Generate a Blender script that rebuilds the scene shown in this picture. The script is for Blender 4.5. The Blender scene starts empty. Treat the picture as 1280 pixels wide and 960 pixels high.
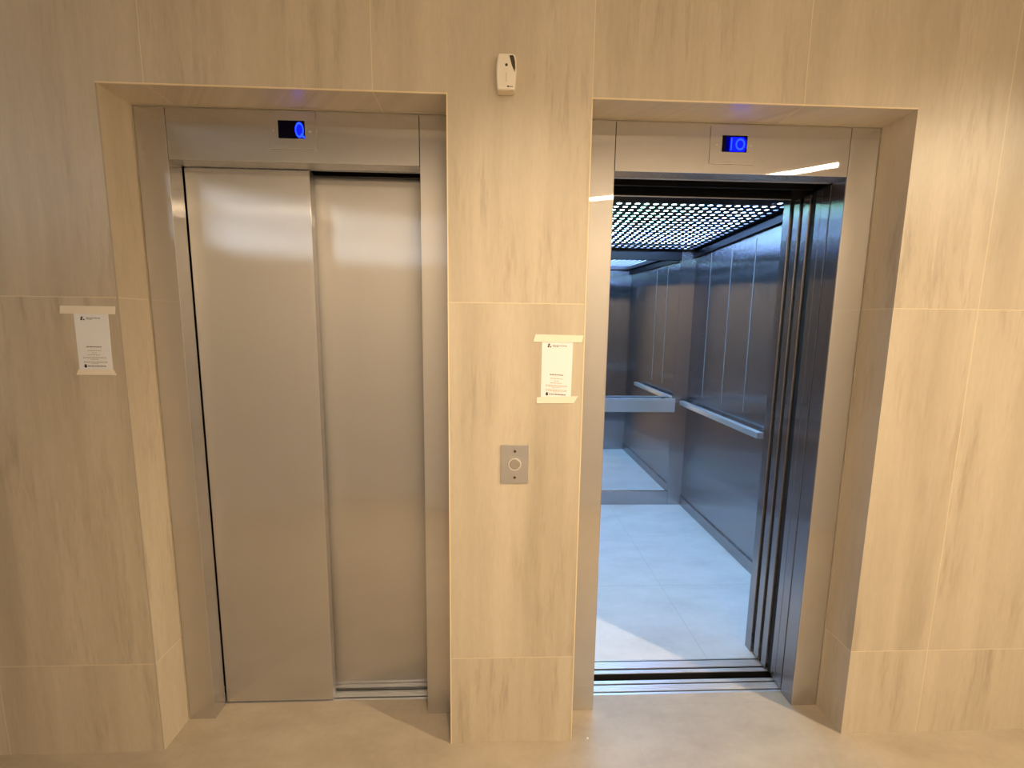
import bpy, bmesh, math, random
from mathutils import Vector, Matrix
random.seed(4)
S = bpy.context.scene
COL = S.collection

# ------------------------------------------------------------------ settings
S.view_settings.view_transform = 'Standard'
S.view_settings.look = 'None'
S.view_settings.gamma = 1.0
S.view_settings.use_curve_mapping = False
S.view_settings.exposure = -0.10
S.cycles.use_denoising = True
S.cycles.max_bounces = 14
S.cycles.diffuse_bounces = 5
S.cycles.glossy_bounces = 8
S.cycles.caustics_reflective = True
S.cycles.sample_clamp_indirect = 6.0
S.cycles.blur_glossy = 0.0

# ------------------------------------------------------------------ measures (metres)
XL0, XL1, XR0, XR1 = -1.1714, -0.1748, 0.2589, 1.2659     # recess openings in the stone wall
ZT = 2.161                                                # recess soffit
D = 0.126                                                 # recess depth = face of steel frames
JL0, JL1, JR0, JR1 = -1.0727, -0.2755, 0.3645, 1.1627     # clear door openings
ZH = 2.0                                                  # underside of door headers
FR = 0.190                                                # back of frames
HX0, HX1, HY0, HZ = -4.8, 3.9, -1.76, 2.80               # hall shell
CX0, CX1, CY0, CY1 = 0.22, 1.552, 0.463, 2.129            # elevator car interior

# ------------------------------------------------------------------ materials
def lin(r, g, b):
    f = lambda c: (c/255/12.92) if c/255 <= .04045 else ((c/255+.055)/1.055)**2.4
    return (f(r), f(g), f(b), 1)

class N:
    """tiny node helper"""
    def __init__(s, name):
        s.m = bpy.data.materials.new(name); s.m.use_nodes = True
        s.t = s.m.node_tree; s.t.nodes.clear()
        s.out = s.t.nodes.new('ShaderNodeOutputMaterial')
    def n(s, typ, **kw):
        nd = s.t.nodes.new(typ)
        for k, v in kw.items(): setattr(nd, k, v)
        return nd
    def put(s, sock, v):
        if isinstance(v, bpy.types.NodeSocket): s.t.links.new(v, sock)
        else: sock.default_value = v
    def math(s, op, a, b=0.0, c=0.0):
        nd = s.n('ShaderNodeMath', operation=op)
        s.put(nd.inputs[0], a); s.put(nd.inputs[1], b); s.put(nd.inputs[2], c)
        return nd.outputs[0]
    def xyz(s, v):
        nd = s.n('ShaderNodeSeparateXYZ'); s.put(nd.inputs[0], v); return nd.outputs
    def vec(s, x, y, z):
        nd = s.n('ShaderNodeCombineXYZ')
        for i, v in enumerate((x, y, z)): s.put(nd.inputs[i], v)
        return nd.outputs[0]
    def noise(s, v, scale, detail=3, rough=.5):
        nd = s.n('ShaderNodeTexNoise'); s.put(nd.inputs['Vector'], v)
        nd.inputs['Scale'].default_value = scale; nd.inputs['Detail'].default_value = detail
        nd.inputs['Roughness'].default_value = rough
        return nd.outputs[0]
    def ramp(s, f, stops):
        nd = s.n('ShaderNodeValToRGB'); s.put(nd.inputs[0], f)
        cr = nd.color_ramp
        while len(cr.elements) < len(stops): cr.elements.new(.5)
        for e, (p, c) in zip(cr.elements, stops): e.position = p; e.color = c
        return nd.outputs[0]
    def mix(s, f, a, b, mode='MIX'):
        nd = s.n('ShaderNodeMix', data_type='RGBA', blend_type=mode)
        s.put(nd.inputs[0], f); s.put(nd.inputs[6], a); s.put(nd.inputs[7], b)
        return nd.outputs[2]
    def bsdf(s, color, rough=.5, metal=0., spec=.5, coat=0., emis=None, estr=0., alpha=None, normal=None):
        p = s.n('ShaderNodeBsdfPrincipled')
        s.put(p.inputs['Base Color'], color); s.put(p.inputs['Roughness'], rough)
        s.put(p.inputs['Metallic'], metal); s.put(p.inputs['Specular IOR Level'], spec)
        s.put(p.inputs['Coat Weight'], coat)
        if emis is not None:
            s.put(p.inputs['Emission Color'], emis); s.put(p.inputs['Emission Strength'], estr)
        if alpha is not None: s.put(p.inputs['Alpha'], alpha)
        if normal is not None: s.put(p.inputs['Normal'], normal)
        return p.outputs[0]
    def done(s, sh):
        s.t.links.new(sh, s.out.inputs[0]); return s.m

def plain(name, color, rough=.5, metal=0., spec=.5, emis=None, estr=0.):
    k = N(name)
    pos = k.n('ShaderNodeTexCoord').outputs['Object']
    v = k.noise(pos, 35, 2)
    r = k.math('MULTIPLY_ADD', v, .12, rough-.06)
    return k.done(k.bsdf(color, r, metal, spec, 0., emis, estr))

def stone_wall(name):
    k = N(name)
    g = k.n('ShaderNodeNewGeometry'); pos = g.outputs['Position']
    x, y, z = k.xyz(pos)
    nx, ny, nz = k.xyz(g.outputs['True Normal'])
    u = k.math('DIVIDE', k.math('SUBTRACT', x, .258), .648)
    w = k.math('DIVIDE', k.math('SUBTRACT', z, .334), 1.2235)
    cell = k.vec(k.math('FLOOR', u), k.math('FLOOR', w), 0)
    wn = k.n('ShaderNodeTexWhiteNoise', noise_dimensions='3D'); k.put(wn.inputs['Vector'], cell)
    off = wn.outputs['Value']
    h = k.math('ADD', x, k.math('MULTIPLY', y, .83))
    hx = k.math('ADD', h, k.math('MULTIPLY', off, 7.3))
    warp = k.noise(k.vec(k.math('MULTIPLY', hx, 3), 0, k.math('MULTIPLY', z, 1.7)), 1.0, 2)
    hx2 = k.math('ADD', hx, k.math('MULTIPLY', warp, .035))
    a = k.noise(k.vec(k.math('MULTIPLY', hx2, 9), off, k.math('MULTIPLY', z, .55)), 1.0, 4, .55)
    b = k.noise(k.vec(k.math('MULTIPLY', hx2, 30), off, k.math('MULTIPLY', z, 3.2)), 1.0, 5, .72)
    c = k.noise(k.vec(k.math('MULTIPLY', hx2, 5), off, k.math('MULTIPLY', z, 2.3)), 1.0, 2, .5)
    col = k.ramp(a, [(.28, (.47, .40, .30, 1)), (.5, (.56, .485, .37, 1)), (.74, (.63, .55, .43, 1))])
    streak = k.math('MULTIPLY', k.ramp(b, [(.50, (0, 0, 0, 1)), (.70, (1, 1, 1, 1))]),
                    k.ramp(c, [(.44, (0, 0, 0, 1)), (.62, (1, 1, 1, 1))]))
    col = k.mix(k.math('MULTIPLY', streak, .55), col, (.32, .25, .165, 1))
    gfine = k.noise(k.vec(k.math('MULTIPLY', hx2, 120), off, k.math('MULTIPLY', z, 22)), 1.0, 3, .6)
    gf = k.math('MULTIPLY_ADD', gfine, .18, .91)
    col = k.mix(1.0, col, k.vec(gf, gf, gf), 'MULTIPLY')
    # grout joints
    def joint(t, size, width, nrm):
        fr = k.math('FRACT', k.math('ADD', t, .5))
        d = k.math('ABSOLUTE', k.math('SUBTRACT', fr, .5))
        on = k.math('LESS_THAN', d, width/size/2)
        return k.math('MULTIPLY', on, k.math('LESS_THAN', k.math('ABSOLUTE', nrm), .5))
    j = k.math('MAXIMUM', joint(u, .648, .0026, nx), joint(w, 1.2235, .0026, nz))
    col = k.mix(k.math('MULTIPLY', j, .55), col, lin(236, 222, 192))
    r = k.math('MULTIPLY_ADD', a, .1, .34)
    return k.done(k.bsdf(col, r, 0, .5))

def floor_mat(name, c0, c1, c2, px, py, size, jcol, rough, jw=.003, jmix=.5):
    k = N(name)
    pos = k.n('ShaderNodeNewGeometry').outputs['Position']
    x, y, z = k.xyz(pos)
    a = k.noise(k.vec(x, k.math('MULTIPLY', y, 2.2), z), 3.2, 5, .6)
    b = k.noise(pos, 42, 3, .6)
    col = k.ramp(k.math('MULTIPLY_ADD', b, .18, k.math('MULTIPLY', a, .85)), [(.3, c0), (.5, c1), (.68, c2)])
    def joint(t, p):
        fr = k.math('FRACT', k.math('ADD', k.math('DIVIDE', k.math('SUBTRACT', t, p), size), .5))
        return k.math('LESS_THAN', k.math('ABSOLUTE', k.math('SUBTRACT', fr, .5)), jw/size/2)
    j = k.math('MAXIMUM', joint(x, px), joint(y, py))
    col = k.mix(k.math('MULTIPLY', j, jmix), col, jcol)
    return k.done(k.bsdf(col, k.math('MULTIPLY_ADD', a, .1, rough), 0, .5))

def steel(name, color, rough=.225, aniso=.86, diffuse=.12, tangent=(0, .02, 1), grain=(260, 260, 1.2), amp=.06):
    k = N(name)
    pos = k.n('ShaderNodeTexCoord').outputs['Object']
    x, y, z = k.xyz(pos)
    v = k.noise(k.vec(k.math('MULTIPLY', x, grain[0]), k.math('MULTIPLY', y, grain[1]), k.math('MULTIPLY', z, grain[2])), 1.0, 2)
    f = k.math('MULTIPLY_ADD', v, amp, 1-amp/2)
    col = k.mix(1.0, color, k.vec(f, f, f), 'MULTIPLY')
    gl = k.n('ShaderNodeBsdfAnisotropic', distribution='BECKMANN'); k.put(gl.inputs['Color'], col)
    gl.inputs['Roughness'].default_value = rough; gl.inputs['Anisotropy'].default_value = aniso
    k.put(gl.inputs['Tangent'], k.vec(*[float(t) for t in tangent]))
    df = k.n('ShaderNodeBsdfDiffuse'); k.put(df.inputs['Color'], col)
    mx = k.n('ShaderNodeMixShader'); mx.inputs[0].default_value = diffuse
    k.t.links.new(gl.outputs[0], mx.inputs[1]); k.t.links.new(df.outputs[0], mx.inputs[2])
    return k.done(mx.outputs[0])

M = dict(
    stone=stone_wall('travertine_tile'),
    sealant=plain('beige_sealant', (.46, .40, .31, 1), .6),
    grout=plain('pale_edge_trim', lin(236, 219, 184), .45),
    floor=floor_mat('beige_floor_tile', (.33, .272, .198, 1), (.39, .327, .246, 1), (.44, .375, .29, 1), .499, -.655, .8, lin(150, 126, 96), .3, .0025, .18),
    plaster=plain('hall_plaster', (.38, .35, .30, 1), .8),
    opposite=plain('hall_opposite_wall', (.72, .68, .62, 1), .7),
    ceiling_paint=plain('ceiling_paint', (.76, .74, .70, 1), .8),
    shaft=plain('shaft_concrete', lin(52, 50, 48), .9),
    steel=steel('brushed_steel_frame', (.63, .61, .595, 1), .135, .95),
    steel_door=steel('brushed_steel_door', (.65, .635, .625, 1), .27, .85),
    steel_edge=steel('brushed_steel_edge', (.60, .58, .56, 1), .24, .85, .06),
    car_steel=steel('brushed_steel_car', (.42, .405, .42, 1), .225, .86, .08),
    car_dark=steel('brushed_steel_trim', (.085, .085, .09, 1), .32, .6, .12),
    rail=steel('satin_handrail', (.74, .75, .78, 1), .26, .0, .32, (0, 1, .02)),
    rail_x=steel('satin_handrail_back', (.72, .73, .76, 1), .3, .5, .3, (1, 0, 0)),
    joint=plain('panel_joint_strip', (.36, .37, .40, 1), .5),
    alu=steel('ribbed_aluminium', (.70, .70, .72, 1), .38, .6, .35, (1, 0, 0), (1.5, 300, 300)),
    gap=plain('gap_black', lin(16, 15, 14), .7),
    grille=plain('dark_grille_plate', (.035, .036, .042, 1), .35, .7),
    carfloor=floor_mat('grey_car_tile', (.56, .565, .57, 1), (.65, .655, .66, 1), (.71, .715, .72, 1), .945, .955, .6, lin(120, 122, 126), .28, .003, .32),
    paper=plain('white_paper', (.86, .87, .90, 1), .6),
    tape=plain('masking_tape', (.88, .81, .68, 1), .5),
    ink=plain('grey_print', lin(120, 108, 96), .7),
    ink_dark=plain('dark_print', lin(62, 54, 48), .7),
    ink_light=plain('pale_print', lin(186, 174, 160), .7),
    white=plain('white_plastic', lin(240, 232, 218), .35),
    white_b=plain('white_plastic_foot', lin(226, 212, 188), .35),
    dark=plain('smoked_plastic', lin(64, 52, 34), .25),
    hole=plain('screw_hole_dark', lin(60, 46, 30), .6),
    screw=plain('bright_screw', (.9, .86, .78, 1), .22, 1.0),
    screen=plain('dark_screen', (.002, .001, .010, 1), .35, 0, .08),
    button=plain('button_steel', (.50, .46, .42, 1), .35, 1.0),
    chrome=plain('bright_ring', (.92, .90, .86, 1), .18, 1.0),
    lampbody=plain('downlight_white', lin(235, 230, 222), .5),
)
def emit(name, color, strength):
    k = N(name); e = k.n('ShaderNodeEmission')
    pos = k.n('ShaderNodeTexCoord').outputs['Object']
    v = k.noise(pos, 60, 2)
    c = k.mix(k.math('MULTIPLY', v, .3), color, tuple(q*.75 for q in color[:3])+(1,))
    k.put(e.inputs[0], c); e.inputs[1].default_value = strength
    return k.done(e.outputs[0])
M['lcd'] = emit('blue_backlight', (.002, .004, 1, 1), 4.5)
M['lcd_ring'] = emit('blue_segment', (.006, .022, 1, 1), 7)
M['lcd_dim'] = emit('blue_backlight_edge', (.0, .0, .35, 1), .5)
M['lampglow'] = emit('lamp_glow', (1, .74, .45, 1), 14)
M['sky_pane'] = emit('daylight_pane', (.80, .90, 1, 1), 4.2)

k = N('mirror_glass')
v = k.noise(k.n('ShaderNodeTexCoord').outputs['Object'], 3, 1)
M['mirror'] = k.done(k.bsdf((.80, .82, .84, 1), k.math('MULTIPLY', v, .015), 1.0))
# luminous sheet above the car's grille: LED tubes in the middle, cooler towards the rim
k = N('led_sheet')
x, y, z = k.xyz(k.n('ShaderNodeNewGeometry').outputs['Position'])
dx = k.math('DIVIDE', k.math('SUBTRACT', x, .80), .62)
dy = k.math('DIVIDE', k.math('SUBTRACT', y, 1.18), .80)
rr = k.math('ADD', k.math('MULTIPLY', dx, dx), k.math('MULTIPLY', dy, dy))
c = k.ramp(rr, [(0.0, (.36, .88, .62, 1)), (.25, (.32, .63, .95, 1)), (.8, (.28, .50, 1, 1))])
e = k.n('ShaderNodeEmission'); k.put(e.inputs[0], c); e.inputs[1].default_value = 31.0
M['led'] = k.done(e.outputs[0])

# ------------------------------------------------------------------ mesh builder (world coordinates)
class MB:
    def __init__(s): s.bm = bmesh.new()
    def box(s, x0, x1, y0, y1, z0, z1, bev=0.0):
        vs = [s.bm.verts.new((x, y, z)) for x in (x0, x1) for y in (y0, y1) for z in (z0, z1)]
        fs = [(0, 1, 3, 2), (4, 6, 7, 5), (0, 4, 5, 1), (2, 3, 7, 6), (0, 2, 6, 4), (1, 5, 7, 3)]
        faces = [s.bm.faces.new([vs[i] for i in f]) for f in fs]
        if bev:
            ed = list({e for f in faces for e in f.edges})
            bmesh.ops.bevel(s.bm, geom=ed, offset=bev, segments=2, profile=.6, affect='EDGES')
        return s
    def prism(s, pts, y0, y1, bev=0.0, axis='y'):
        """outline in (x,z) extruded along y (or (y,z) along x, or (x,y) along z)"""
        def P(a, b, t): return {'y': (a, t, b), 'x': (t, a, b), 'z': (a, b, t)}[axis]
        a = [s.bm.verts.new(P(p, q, y0)) for p, q in pts]; b = [s.bm.verts.new(P(p, q, y1)) for p, q in pts]
        n = len(pts); fa = s.bm.faces.new(a); fb = s.bm.faces.new(b[::-1])
        for i in range(n): s.bm.faces.new((a[i], b[i], b[(i+1) % n], a[(i+1) % n]))
        if bev:
            ed = [e for e in fa.edges]
            bmesh.ops.bevel(s.bm, geom=ed, offset=bev, segments=3, profile=.55, affect='EDGES')
        return s
    def disc(s, cx, cz, r, y0, y1, n=28, rz=None, bev=0.0):
        rz = rz or r
        return s.prism([(cx+r*math.cos(2*math.pi*i/n), cz+rz*math.sin(2*math.pi*i/n)) for i in range(n)], y0, y1, bev)
    def ring(s, cx, cz, r0, r1, y0, y1, n=32, axis='y', rz=1.0):
        def P(a, b, t): return {'y': (a, t, b), 'z': (a, b, t)}[axis]
        L = []
        for r, t in ((r0, y0), (r1, y0), (r1, y1), (r0, y1)):
            L.append([s.bm.verts.new(P(cx+r*math.cos(2*math.pi*i/n), cz+r*rz*math.sin(2*math.pi*i/n), t)) for i in range(n)])
        for a in range(4):
            b = (a+1) % 4
            for i in range(n):
                s.bm.faces.new((L[a][i], L[a][(i+1) % n], L[b][(i+1) % n], L[b][i]))
        return s
    def tube(s, pts, r, n=14):
        pts = [Vector(p) for p in pts]; rings = []
        for i, p in enumerate(pts):
            d = (pts[min(i+1, len(pts)-1)]-pts[max(i-1, 0)]).normalized()
            a = d.orthogonal().normalized() if not rings else (prev - d*prev.dot(d)).normalized()
            prev = a; b = d.cross(a)
            rings.append([s.bm.verts.new(p+(a*math.cos(2*math.pi*j/n)+b*math.sin(2*math.pi*j/n))*r) for j in range(n)])
        for q, w in zip(rings, rings[1:]):
            for j in range(n): s.bm.faces.new((q[j], q[(j+1) % n], w[(j+1) % n], w[j]))
        s.bm.faces.new(rings[0][::-1]); s.bm.faces.new(rings[-1])
        return s
    def build(s, name, mat, parent=None, origin=None, smooth=False):
        bmesh.ops.recalc_face_normals(s.bm, faces=s.bm.faces[:])
        me = bpy.data.meshes.new(name)
        if parent is not None: o0 = wloc[parent.name]
        elif origin is not None: o0 = Vector(origin)
        else: o0 = Vector((0, 0, 0))
        bmesh.ops.translate(s.bm, verts=s.bm.verts[:], vec=-o0)
        s.bm.to_mesh(me); s.bm.free()
        me.materials.append(M[mat] if isinstance(mat, str) else mat)
        if smooth:
            for p in me.polygons: p.use_smooth = True
            me.set_sharp_from_angle(angle=math.radians(38))
        o = bpy.data.objects.new(name, me); COL.objects.link(o)
        if parent is not None: o.parent = parent
        else: o.location = o0
        wloc[o.name] = o0
        return o
wloc = {}
def tag(o, label, cat, group=None):
    o['label'] = label; o['category'] = cat
    if group: o['group'] = group
    return o
def thing(name, loc, label, cat, group=None):
    o = bpy.data.objects.new(name, None); COL.objects.link(o); o.location = loc
    o.empty_display_size = .05; wloc[o.name] = Vector(loc)
    return tag(o, label, cat, group)
def struct(o): o['kind'] = 'structure'; return o

# ------------------------------------------------------------------ room shell
m = MB()
m.box(HX0-.1, HX1+.1, HY0-.1, 0.0, -.1, 0)
m.box(XL0, XL1, 0, .194, -.1, 0); m.box(XR0, XR1, 0, .194, -.1, 0)
struct(m.build('floor', 'floor'))

m = MB()                                                  # travertine wall with the two recesses
m.box(HX0, XL0, 0, FR, 0, HZ); m.box(XL1, XR0, 0, FR, 0, HZ); m.box(XR1, HX1, 0, FR, 0, HZ)
m.box(XL0, XL1, 0, FR, ZT, HZ); m.box(XR0, XR1, 0, FR, ZT, HZ)
struct(m.build('wall_front', 'stone'))

# pale tile trims along the recess arrises and the sealant lines at the frames
def trim(n, x0, x1, y0, y1, z0, z1):
    struct(MB().box(x0, x1, y0, y1, z0, z1).build('trim_%d' % n, 'grout' if n < 5 else 'sealant'))
t = .0028
trim(1, XL1-.0006, XL1+t, -.0012, t, 0.0, ZT)
trim(2, XR0-t, XR0+.0006, -.0012, t, 0.0, ZT)
trim(3, XL0, XL1+t, -.0012, t, ZT-.0006, ZT+t)
trim(4, XR0-t, XR1, -.0012, t, ZT-.0006, ZT+t)
trim(5, XL0-.002, XL0+.0006, -.0006, t, 0.0, ZT)
trim(6, XL0, XL0+.003, D-.003, D, 0.0, ZT)
trim(7, XL0+.003, XL1, D-.003, D, ZT-.003, ZT)
trim(8, XR0, XR1-.003, D-.003, D, ZT-.003, ZT)
trim(9, XR1-.003, XR1, D-.003, D, 0.0, ZT)

struct(MB().box(HX1, HX1+.1, HY0, FR, 0, HZ).build('wall_right', 'plaster'))
struct(MB().box(HX0-.1, HX0, HY0-.1, FR, 0, HZ).build('wall_left', 'plaster'))
WX0, WX1, WZ0, WZ1 = -3.55, -2.25, 2.04, 2.58             # high window in the opposite wall
m = MB()
m.box(HX0, WX0, HY0-.1, HY0, 0, HZ); m.box(WX1, HX1+.1, HY0-.1, HY0, 0, HZ)
m.box(WX0, WX1, HY0-.1, HY0, 0, WZ0); m.box(WX0, WX1, HY0-.1, HY0, WZ1, HZ)
struct(m.build('wall_back', 'opposite'))
m = MB()
for a, b, c_, d_ in ((WX0, WX1, WZ0, WZ0+.04), (WX0, WX1, WZ1-.04, WZ1), (WX0, WX0+.04, WZ0+.04, WZ1-.04), (WX1-.04, WX1, WZ0+.04, WZ1-.04), (WX0+.04, WX1-.04, 2.34, 2.37)):
    m.box(a, b, HY0-.07, HY0-.01, c_, d_)
w = struct(m.build('window_1', 'white'))
MB().box(WX0+.04, WX1-.04, HY0-.05, HY0-.04, WZ0+.04, WZ1-.04).build('pane', 'sky_pane', w)
struct(MB().box(HX0-.1, HX1+.1, HY0-.1, FR, HZ, HZ+.1).build('ceiling', 'ceiling_paint'))
m = MB()                                                  # lift shaft behind the wall
SX0, SX1, SY1, SZ0, SZ1 = -1.75, 2.3, 2.75, -.45, 2.95
m.box(SX0-.1, SX0, FR, SY1, SZ0, SZ1); m.box(SX1, SX1+.1, FR, SY1, SZ0, SZ1)
m.box(SX0-.1, SX1+.1, SY1, SY1+.1, SZ0, SZ1); m.box(SX0-.1, SX1+.1, FR, SY1+.1, SZ1, SZ1+.1)
m.box(SX0-.1, SX1+.1, .12, SY1+.1, SZ0-.1, SZ0); m.box(SX0-.1, SX1+.1, .12, .19, SZ0, -.1)
m.box(SX0-.1, SX1+.1, .13, FR, HZ, SZ1)
struct(m.build('wall_shaft', 'shaft'))

# ------------------------------------------------------------------ landing door frames
def frame(x0, x1, j0, j1, label, label2, shade_returns=False):
    f = thing('elevator_door_frame', ((x0+x1)/2, D, 0), label, 'door frame', )
    e = .0035
    MB().box(x0+e, j0, D, FR, 0, ZT-e, .0016).build('jamb', 'steel', f)
    MB().box(j1, x1-e, D, FR, 0, ZT-e, .0016).build('jamb', 'steel', f)
    MB().box(j0+.0018, j1-.0018, D, FR, ZH, ZT-e, .0016).build('header', 'steel', f)
    if shade_returns:                                            # thin darker sheets: the jamb returns' dim reflections put into colour
        for a, b in ((j0, j0+.0012), (j1-.0012, j1)): MB().box(a, b, D+.003, FR, 0, ZH-.001).build('jamb_shade', 'car_steel', f)
    h = thing('door_hanger_track', ((x0+x1)/2, .245, ZH), label2, 'door track')
    m = MB()                                              # hanger track housing behind the header
    m.box(j0+.002, j1-.002, FR+.002, .205, ZH+.004, ZH+.10)
    m.box(j0+.002, j1-.002, .283, .296, ZH+.004, ZH+.10)
    m.box(j0+.002, j1-.002, .205, .283, ZH+.03, ZH+.10)
    m.build('track_housing', 'car_dark', h)
    MB().box(j0+.003, j1-.003, .1995, .2045, ZH+.0005, ZH+.0035).build('track_lip', 'alu', h)
    return f
frame(XL0, XL1, JL0, JL1, 'brushed steel surround around the closed elevator doors', 'dark metal door track above the closed elevator doors')
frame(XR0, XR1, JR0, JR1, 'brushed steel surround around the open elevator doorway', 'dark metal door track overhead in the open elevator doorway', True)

# ------------------------------------------------------------------ door leaves
def leaf(x0, x1, y0, y1, z0, z1, label, edge=True, name='sliding_door_leaf', mat='steel_door', lip=-1, group=None, gap_shade=0):
    r = thing(name, ((x0+x1)/2, (y0+y1)/2, z0), label, 'elevator door', group)
    MB().box(x0, x1, y0, y1, z0, z1, .0022).build('panel', mat, r)
    if gap_shade:                                              # black strip added so the gap behind the closing edge looks shaded
        MB().box(x0+.0035, x0+.016, y1, y1+gap_shade, z0, z1).build('gap_shade_strip', 'gap', r)
    return r
leaf(-1.0700, -.658, .194, .229, .006, 1.9992, 'left leaf of the closed steel elevator doors, standing in front of the other', edge=False)
leaf(-.700, -.2560, .245, .278, .010, 1.9992, 'right leaf of the closed steel elevator doors, set back behind the other', edge=False)
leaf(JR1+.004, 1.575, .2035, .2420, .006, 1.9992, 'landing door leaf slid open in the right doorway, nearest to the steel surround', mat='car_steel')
leaf(JR1+.005, 1.575, .2445, .2745, .010, 1.9992, 'landing door leaf slid open in the right doorway, second from the steel surround', mat='car_steel', gap_shade=.024)
leaf(JR1+.005, 1.575, .311, .344, .006, 1.995, 'car door leaf slid open in the right doorway, just past the dark shaft gap', mat='car_steel', gap_shade=.014)
leaf(JR1+.004, 1.575, .364, .398, .010, 1.995, 'car door leaf slid open in the right doorway, innermost beside the car wall', mat='car_steel', gap_shade=.014)

# ------------------------------------------------------------------ sills
def sill(x0, x1, y0, y1, label, bars):
    r = thing('door_sill', ((x0+x1)/2, (y0+y1)/2, -.03), label, 'door sill')
    MB().box(x0, x1, y0, y1, -.03, -.005).build('sill_base', 'gap', r)
    for a, b in bars:
        m = MB(); n = max(1, int((b-a)/.006))
        m.box(x0, x1, a, b, -.0048, -.0008, .0006)
        for i in range(1, n):                             # anti-slip ribs
            yy = a+(b-a)*i/n
            m.box(x0, x1, yy-.0009, yy+.0009, -.0010, .0004)
        m.build('tread_bar', 'alu', r)
    return r
LB = [(.1955, .206), (.213, .2445), (.2525, .268)]
sill(XL0+.02, XL1-.02, .1945, .283, 'narrow metal sill under the closed elevator doors', [(.1955, .206), (.213, .2445), (.2525, .282)])
sill(XR0+.02, 1.62, .1945, .268, 'ribbed aluminium landing sill at the open doorway, in front of the dark gap', LB)
sill(XR0+.02, 1.62, .306, .384, 'ribbed aluminium car sill at the open doorway, behind the dark gap', [(.307, .325), (.336, .373), (.3795, .384)])

# ------------------------------------------------------------------ elevator car
car = thing('elevator_car', ((CX0+CX1)/2, (CY0+CY1)/2, -.03), 'open elevator car with steel walls, mirror, handrails and lit perforated ceiling', 'elevator')
zc = lambda y: 2.078 + .034*(CY1-y)/1.05                  # underside of the ceiling grille
MB().box(CX0-.03, CX1+.03, .3845, CY1+.05, -.03, -.0005).build('car_floor', 'carfloor', car)
m = MB(); m.box(CX1, CX1+.03, CY0-.04, CY1+.03, 0, 2.30)
rw = m.build('side_wall', 'car_steel', car)
for yy in (1.305, 1.580, 1.868):                          # slim joints between the wall panels
    MB().box(CX1-.0015, CX1, yy-.002, yy+.002, .96, 2.03).build('panel_joint', 'joint', rw)
MB().box(CX0-.03, CX0, CY0-.04, CY1+.03, 0, 2.30).build('side_wall', 'car_steel', car)
MB().box(CX1-.012, CX1, CY0, CY1-.012, 0, .078, .003).build('skirting', 'car_steel', car)
MB().box(CX0, CX0+.012, CY0, CY1-.012, 0, .078, .003).build('skirting', 'car_steel', car)
# front returns beside the doorway and transom above it
MB().box(JR1+.002, CX1, .420, CY0, 0, 2.30, .002).build('front_return', 'car_steel', car)
MB().box(CX0, JR0-.03, .420, CY0, 0, 2.30, .002).build('front_return', 'car_steel', car)
m = MB(); m.box(JR0-.03, JR1+.002, .420, .455, 2.006, 2.30, .0015)
tr = m.build('transom', 'car_dark', car)
MB().box(JR0-.03, JR1+.002, .4185, .4225, 2.0025, 2.0055).build('transom_edge', 'alu', tr)
MB().box(JR0-.03, JR1+.002, .455, CY0+.10, 2.020, 2.030).build('transom_lip', 'car_dark', tr)
# back wall: posts, kick rail, head rail, mirror
MB().box(CX0, CX1, CY1+.012, CY1+.04, 0, 2.30).build('back_wall', 'car_steel', car)
MB().box(1.437, CX1-.0005, CY1-.012, CY1+.012, 0, 2.10, .002).build('corner_post', 'car_steel', car)
MB().box(CX0+.0005, .335, CY1-.012, CY1+.012, 0, 2.10, .002).build('corner_post', 'car_steel', car)
MB().box(.335, 1.437, CY1-.008, CY1+.012, 0, .116, .002).build('kick_rail', 'car_steel', car)
MB().box(.335, 1.437, CY1-.010, CY1+.012, 2.004, 2.10, .002).build('head_rail', 'car_dark', car)
mir = MB().box(.337, 1.435, CY1+.004, CY1+.0118, .117, 2.003).build('mirror', 'mirror', car)
MB().box(1.4325, 1.4368, CY1-.004, CY1+.004, .117, 2.003).build('mirror_edge', 'car_steel', mir)
# ceiling trims along the side walls
def ceil_trim(xa, xb, sgn):
    m = MB()
    z0, z1 = zc(CY0), zc(CY1)
    for (x0, x1, dz0, dz1) in ((xa, xb, -.004, .03), (xb-sgn*.026, xb, -.052, -.004)):
        v = []
        for y in (CY0, CY1-.012):
            for x in (x0, x1):
                for dz in (dz0, dz1): v.append(m.bm.verts.new((x, y, zc(y)+dz)))
        for f in ((0, 1, 3, 2), (4, 6, 7, 5), (0, 4, 5, 1), (2, 3, 7, 6), (0, 2, 6, 4), (1, 5, 7, 3)):
            m.bm.faces.new([v[i] for i in f])
    return m.build('ceiling_trim', 'car_dark', car)
ceil_trim(CX1-.062, CX1-.001, 1); ceil_trim(CX0+.062, CX0+.001, -1)
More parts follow.
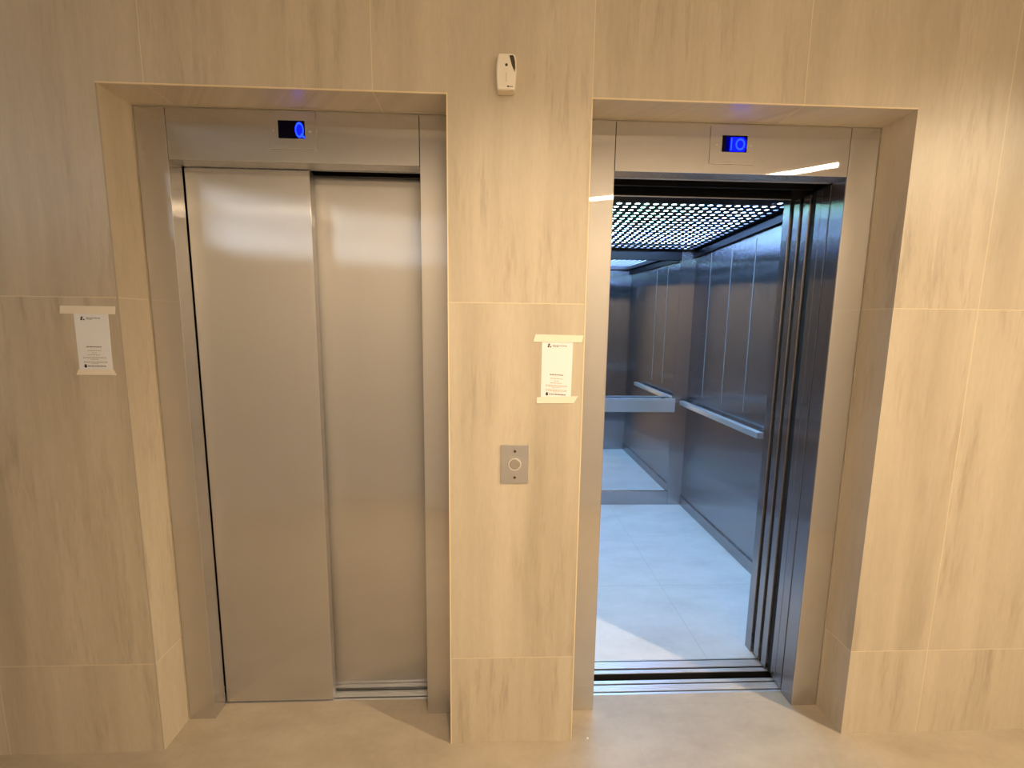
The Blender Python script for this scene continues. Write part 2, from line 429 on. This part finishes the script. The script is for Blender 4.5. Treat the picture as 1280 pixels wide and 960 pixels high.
# perforated grille
PX, PY, R = .0478, .0565, .0132
m = MB(); bm = m.bm
gx1, gx0 = CX1-.06, CX0+.06
nxc = int((gx1-gx0)/PX); nyc = int((CY1-.07-(CY0+.03))/PY)
ox = gx1-nxc*PX; oy = CY1-.075-nyc*PY
NS = 12
hk = {}
for i in range(nxc):
    for j in range(nyc):
        cx_, cy_ = ox+(i+.5)*PX, oy+(j+.5)*PY
        ringv = []
        for q in range(NS):
            a = 2*math.pi*(q+.5)/NS
            x_, y_ = cx_+R*math.cos(a), cy_+R*math.sin(a)
            ringv.append(bm.verts.new((x_, y_, zc(y_))))
        # square corners shared through a dictionary; 3 edge points per side keep quads tidy
        sq = []
        for q in range(NS):
            a = 2*math.pi*(q+.5)/NS
            ca, sa = math.cos(a), math.sin(a); s_ = max(abs(ca), abs(sa))
            gx_, gy_ = cx_+PX/2*ca/s_, cy_+PY/2*sa/s_
            key = (round(gx_, 4), round(gy_, 4))
            if key not in hk: hk[key] = bm.verts.new((gx_, gy_, zc(gy_)))
            sq.append(hk[key])
        for q in range(NS):
            p = (q+1) % NS
            bm.faces.new((ringv[q], ringv[p], sq[p], sq[q]))
# corners of each cell (NS=12 never hits the diagonal): fill with small triangles
for i in range(nxc):
    for j in range(nyc):
        cx_, cy_ = ox+(i+.5)*PX, oy+(j+.5)*PY
        for sx in (-1, 1):
            for sy in (-1, 1):
                best = []
                for q in range(NS):
                    a = 2*math.pi*(q+.5)/NS
                    ca, sa = math.cos(a), math.sin(a); s_ = max(abs(ca), abs(sa))
                    best.append((math.hypot(PX/2*ca/s_-sx*PX/2, PY/2*sa/s_-sy*PY/2), q))
                best.sort(); pair = []
                for dd, q in best[:2]:
                    a = 2*math.pi*(q+.5)/NS
                    ca, sa = math.cos(a), math.sin(a); s_ = max(abs(ca), abs(sa))
                    pair.append(hk[(round(cx_+PX/2*ca/s_, 4), round(cy_+PY/2*sa/s_, 4))])
                if best[0][0] < 1e-5: continue
                cxx, cyy = cx_+sx*PX/2, cy_+sy*PY/2
                kx = (round(cxx, 4), round(cyy, 4))
                if kx not in hk: hk[kx] = bm.verts.new((cxx, cyy, zc(cyy)))
                try: bm.faces.new((pair[0], pair[1], hk[kx]))
                except ValueError: pass
def quad(bm, x0, x1, y0, y1):
    bm.faces.new([bm.verts.new((x, y, zc(y))) for x, y in ((x0, y0), (x1, y0), (x1, y1), (x0, y1))])
quad(bm, gx0-.05, gx1+.05, oy+nyc*PY, CY1-.005); quad(bm, gx0-.05, gx1+.05, CY0, oy)
quad(bm, gx0-.05, ox, oy, oy+nyc*PY)
gr = m.build('ceiling_grille', 'grille', car)
sol = gr.modifiers.new('thickness', 'SOLIDIFY'); sol.thickness = .0015
m = MB()
v = [m.bm.verts.new((x, y, zc(y)+.045)) for x, y in ((CX0+.01, CY0+.01), (CX1-.01, CY0+.01), (CX1-.01, CY1-.01), (CX0+.01, CY1-.01))]
m.bm.faces.new(v[::-1])
lp = m.build('light_sheet', 'led', car)
MB().box(CX0-.03, CX1+.03, .42, CY1+.03, 2.30, 2.33).build('car_roof', 'shaft', car)
# handrails
hr = MB().box(CX1-.084, CX1-.044, 1.00, 2.075, .862, .898, .0045)
hr = hr.build('handrail', 'rail', car, smooth=True)
for yy in (1.12, 1.55, 1.98): MB().box(CX1-.050, CX1, yy-.012, yy+.012, .870, .888, .002).build('rail_bracket', 'car_steel', hr)
hb = MB().box(.36, 1.428, CY1-.072, CY1-.056, .806, .914, .003).build('handrail', 'rail_x', car)
for xx in (.55, 1.37): MB().box(xx-.012, xx+.012, CY1-.057, CY1+.003, .885, .905, .002).build('rail_bracket', 'car_steel', hb)
hl = MB().box(CX0+.044, CX0+.084, .62, 2.055, .862, .898, .0045).build('handrail', 'rail', car, smooth=True)
for yy in (.85, 1.40, 1.95): MB().box(CX0, CX0+.050, yy-.012, yy+.012, .870, .888, .002).build('rail_bracket', 'car_steel', hl)

# ------------------------------------------------------------------ floor indicators on the headers
def indicator(x0, x1, z0, z1, s0, s1, sz0, sz1, label, kind):
    r = thing('floor_indicator', ((x0+x1)/2, D, z0), label, 'display')
    MB().box(x0, x1, D-.0035, D-.0002, z0, z1, .001).build('face_plate', 'steel', r)
    sc = MB().box(s0, s1, D-.0042, D-.0036, sz0, sz1).build('screen', 'screen', r)
    w = s1-s0; h = sz1-sz0; y = D-.0043
    if kind == 'one':
        cx, cz = s0+w*.80, sz0+h*.48
        MB().disc(cx, cz, w*.155, y-.0003, y, 32, h*.42).build('backlight', 'lcd', sc)
        MB().ring(cx, cz, w*.12, w*.165, y-.0006, y-.0003, 32, rz=h*.44/(w*.165)).build('digit', 'lcd_ring', sc)
        MB().prism([(cx+w*.02, sz0+h*.16), (cx+w*.19, sz0+h*.0), (cx+w*.19, sz0+h*.12), (cx+w*.06, sz0+h*.30)], y-.0009, y-.0006).build('digit', 'lcd_ring', sc)
    else:
        MB().box(s0+w*.14, s1-w*.02, y-.0003, y, sz0+h*.03, sz1-h*.08).build('backlight', 'lcd_dim', sc)
        MB().prism([(s0+w*.30, sz0+h*.04), (s1-w*.10, sz0+h*.04), (s1-w*.04, sz0+h*.30), (s1-w*.05, sz1-h*.30), (s1-w*.16, sz1-h*.11), (s0+w*.32, sz1-h*.11)], y-.0006, y-.0003).build('backlight', 'lcd', sc)
        cx, cz = s0+w*.72, sz0+h*.47
        MB().ring(cx, cz, w*.13, w*.19, y-.0009, y-.0006, 32, rz=h*.36/(w*.19)).build('digit', 'lcd_ring', sc)
        MB().box(s0+w*.34, s0+w*.39, y-.0009, y-.0006, sz0+h*.10, sz1-h*.16).build('digit', 'lcd_ring', sc)
    for xx in ((x0+s0)/2+.002, (s1+x1)/2-.002):
        MB().disc(xx, (sz0+sz1)/2-.004, .0028, D-.0052, D-.0034, 16, bev=.0006).build('screw', 'screw', r, smooth=True)
indicator(-.752, -.604, 2.039, 2.1545, -.721, -.638, 2.0715, 2.125, 'floor indicator with dark screen lit blue only at its right end', 'one')
indicator(.681, .834, 2.030, 2.150, .7205, .805, 2.068, 2.1195, 'floor indicator with screen lit mostly blue, above the open doorway', 'two')

# ------------------------------------------------------------------ call button
cb = thing('call_button_panel', (.040, 0, .970), 'square brushed steel elevator call plate with one round push button', 'call button')
MB().box(-.006, .086, -.004, .0006, .970, 1.101, .0012).build('face_plate', 'steel', cb)
bt = MB().disc(.0405, 1.0365, .0165, -.009, -.0042, 36, bev=.0015).build('push_button', 'button', cb, smooth=True)
MB().ring(.0405, 1.0365, .0172, .0215, -.0072, -.0042, 36).build('bezel', 'chrome', bt, smooth=True)
for zz in (.9905, 1.0795): MB().disc(.0405, zz, .0042, -.0052, -.0041, 18).build('screw', 'hole', cb)

# ------------------------------------------------------------------ air freshener
af = thing('air_freshener_dispenser', (.001, 0, 2.163), 'small white air freshener dispenser high on the stone pillar', 'air freshener')
ol = [(-.0245, 2.163), (-.0268, 2.176), (-.0285, 2.194), (-.0290, 2.212), (-.0282, 2.230), (-.0262, 2.247), (-.0236, 2.2555), (-.0195, 2.2585),
      (.0200, 2.2585), (.0250, 2.2555), (.0280, 2.246), (.0295, 2.230), (.0300, 2.212), (.0292, 2.194), (.0272, 2.176), (.0250, 2.163)]
def loft(name, mat, pts, levels, parent):
    m = MB(); L = []
    for y, ins in levels:
        ring = []
        for p, q in pts:
            kx = 1-ins/.029; kz = 1-ins/.048 if q > 2.211 else 1
            ring.append(m.bm.verts.new((.0005+(p-.0005)*kx, y, 2.211+(q-2.211)*kz)))
        L.append(ring)
    n = len(pts)
    for a, b in zip(L, L[1:]):
        for i in range(n): m.bm.faces.new((a[i], a[(i+1) % n], b[(i+1) % n], b[i]))
    m.bm.faces.new(L[0]); m.bm.faces.new(L[-1][::-1])
    return m.build(name, mat, parent, smooth=True)
loft('body', 'white', ol, [(.0005, 0), (-.028, 0), (-.0315, .0008), (-.0335, .0022), (-.0342, .0042)], af)
MB().box(-.0215, .0220, -.0315, -.002, 2.1612, 2.1636, .0008).build('outlet_plate', 'white_b', af)
MB().prism([(.0080, 2.2520), (.0185, 2.2530), (.0220, 2.2480), (.0245, 2.237), (.0257, 2.221), (.0240, 2.209), (.0155, 2.226)], -.0350, -.0325).build('smoked_window', 'dark', af)
MB().disc(.0, 2.227, .0040, -.0350, -.0340, 20).build('sensor', 'dark', af)
MB().box(-.0007, .0007, -.0347, -.0340, 2.182, 2.207).build('seam_mark', 'ink_light', af)
m = MB(); m.disc(.0055, 2.1702, .0034, -.0347, -.0340, 14, .0022); m.box(.0085, .0195, -.0347, -.0340, 2.1690, 2.1708)
m.build('printed_mark', 'ink_dark', af)

# ------------------------------------------------------------------ taped notices (the square code is left blank)
def notice(tl, tr, bl, br, tapeT, tapeB, label):
    """corner points in the wall plane (x, z)"""
    c = [Vector(p) for p in (bl, br, tr, tl)]
    base = (c[0]+c[1])/2
    r = thing('taped_notice', (base.x, 0, min(c[0].y, c[1].y)), label, 'notice', )
    MB().prism([tuple(p) for p in c], -.0009, .0004).build('paper_sheet', 'paper', r)
    def at(u, v):                                         # u left-right, v top-down in 0..1
        a = c[3].lerp(c[2], u); b = c[0].lerp(c[1], u); return tuple(a.lerp(b, v))
    def block(m, u0, u1, v0, v1): m.prism([at(u0, v1), at(u1, v1), at(u1, v0), at(u0, v0)], -.0013, -.0009)
    def words(m, u0, u1, v, h):
        u = u0
        while u < u1-.02:
            w = random.uniform(.035, .09); e_ = min(u+w, u1); block(m, u, e_, v, v+h); u = e_+.018
    m = MB()                                              # emblem: two stacked little houses
    block(m, .20, .255, .095, .122); block(m, .185, .24, .125, .155); block(m, .265, .30, .132, .155)
    m.build('printed_emblem', 'ink_dark', r)
    m = MB(); words(m, .35, .80, .113, .012); words(m, .36, .56, .134, .008); m.build('printed_heading', 'ink', r)
    m = MB(); words(m, .28, .72, .595, .016); m.build('printed_heading', 'ink', r)
    m = MB()
    words(m, .30, .70, .66, .011); words(m, .42, .58, .70, .009); words(m, .30, .68, .735, .011)
    for v in (.775, .792): words(m, .15, .86, v, .008)
    words(m, .36, .62, .812, .008)
    for v in (.85, .868): words(m, .16, .86, v, .009)
    words(m, .40, .58, .886, .008)
    m.build('printed_text', 'ink_light', r)
    m = MB(); cx, cz = at(.20, .935)
    m.disc(cx, cz, .0044, -.0013, -.0009, 18); cx, cz = at(.20, .912); m.disc(cx, cz, .0026, -.0013, -.0009, 12)
    m.build('printed_emblem', 'ink_dark', r)
    m = MB(); words(m, .27, .82, .922, .017); m.build('printed_footer', 'ink', r)
    for q in (tapeT, tapeB): MB().prism(q, -.0022, -.0014).build('tape_strip', 'tape', r)
notice((.1225, 1.4515), (.2220, 1.4465), (.122, 1.258), (.2195, 1.252),
       [(.094, 1.437), (.250, 1.4365), (.2545, 1.459), (.101, 1.4615)],
       [(.1085, 1.239), (.2300, 1.2400), (.2430, 1.2635), (.109, 1.259)],
       'white printed paper taped to the stone pillar above the call button')
notice((-1.3045, 1.5165), (-1.2040, 1.5165), (-1.3060, 1.336), (-1.2070, 1.336),
       [(-1.344, 1.5075), (-1.182, 1.507), (-1.1790, 1.531), (-1.340, 1.5315)],
       [(-1.3160, 1.321), (-1.1960, 1.321), (-1.2040, 1.338), (-1.3080, 1.338)],
       'white printed paper taped to the wall left of the closed doors')

# a crumb of paper on the floor tiles by the pillar
m = MB(); m.prism([(.316, .003), (.3195, .0015), (.323, .004), (.3225, .009), (.318, .010)], 0.0002, .0022, .0005, axis='z')
tag(m.build('paper_scrap', 'white', None, (.3195, .006, .0002)), 'tiny white paper crumb on the floor tiles right of the pillar foot', 'litter')

# ------------------------------------------------------------------ lamps: the right downlight and two added fill spots
def downlight(x, y, power, label, size=.045, angle=160, blend=.6, aim=None, color=(1, .785, .53)):
    r = thing('downlight_or_fill', (x, y, HZ), label, 'ceiling light', 'downlights in the hall ceiling')
    MB().ring(x, y, .024, .078, HZ-.008, HZ-.0005, 36, axis='z').build('trim_ring', 'lampbody', r)
    MB().prism([(x+.023*math.cos(i*math.pi/16), y+.023*math.sin(i*math.pi/16)) for i in range(32)], HZ-.004, HZ-.001, axis='z').build('lens', 'lampglow', r)
    L = bpy.data.lights.new('downlight_beam', 'SPOT'); L.energy = power; L.color = color
    L.shadow_soft_size = size; L.spot_size = math.radians(angle); L.spot_blend = blend
    o = bpy.data.objects.new('downlight_beam', L); COL.objects.link(o); o.parent = r
    o.location = (0, 0, -.045)
    if aim: o.rotation_euler = (Vector(aim)-Vector((x, y, HZ-.045))).to_track_quat('-Z', 'Y').to_euler()
downlight(3.00, -1.56, 430, 'warm round downlight in the hall ceiling at the right', size=.016, angle=89, blend=1, aim=(.42, -.35, -.80))
downlight(.10, -1.25, 106, 'added warm fill spot in the hall ceiling in front of the pillar', angle=80, blend=1, aim=(.03, 0, .2))  # added spot without a known source, brightens the middle of the pillar
downlight(.55, -.50, 335, 'added warm fill spot in the hall ceiling close to the stone wall', angle=114, blend=1, aim=(.45, -1.76, 1.4))  # added spot aimed at the opposite wall, for bounce and brighter door reflections

W = bpy.data.worlds.new('sky'); S.world = W; W.use_nodes = True
W.node_tree.nodes['Background'].inputs[0].default_value = (.5, .65, .85, 1)
W.node_tree.nodes['Background'].inputs[1].default_value = .3

# ------------------------------------------------------------------ camera
F_PX, PITCH, YAW, ROLL = 556.0978, -.1328, .0403, .0121
cp, sp, cyw, syw = math.cos(PITCH), math.sin(PITCH), math.cos(YAW), math.sin(YAW)
fwd = Vector((syw*cp, cyw*cp, sp)); right = Vector((cyw, -syw, 0)); up = right.cross(fwd)
Rr = right*math.cos(ROLL)+up*math.sin(ROLL); Ur = up*math.cos(ROLL)-right*math.sin(ROLL)
cd = bpy.data.cameras.new('camera'); cam = bpy.data.objects.new('camera', cd); COL.objects.link(cam)
mat = Matrix((Rr, Ur, -fwd)).transposed().to_4x4(); mat.translation = Vector((-.0287, -1.4164, 1.4908))
cam.matrix_world = mat
cd.sensor_width = 36; cd.sensor_fit = 'HORIZONTAL'; cd.lens = F_PX/1280*36; cd.clip_start = .02
S.camera = cam
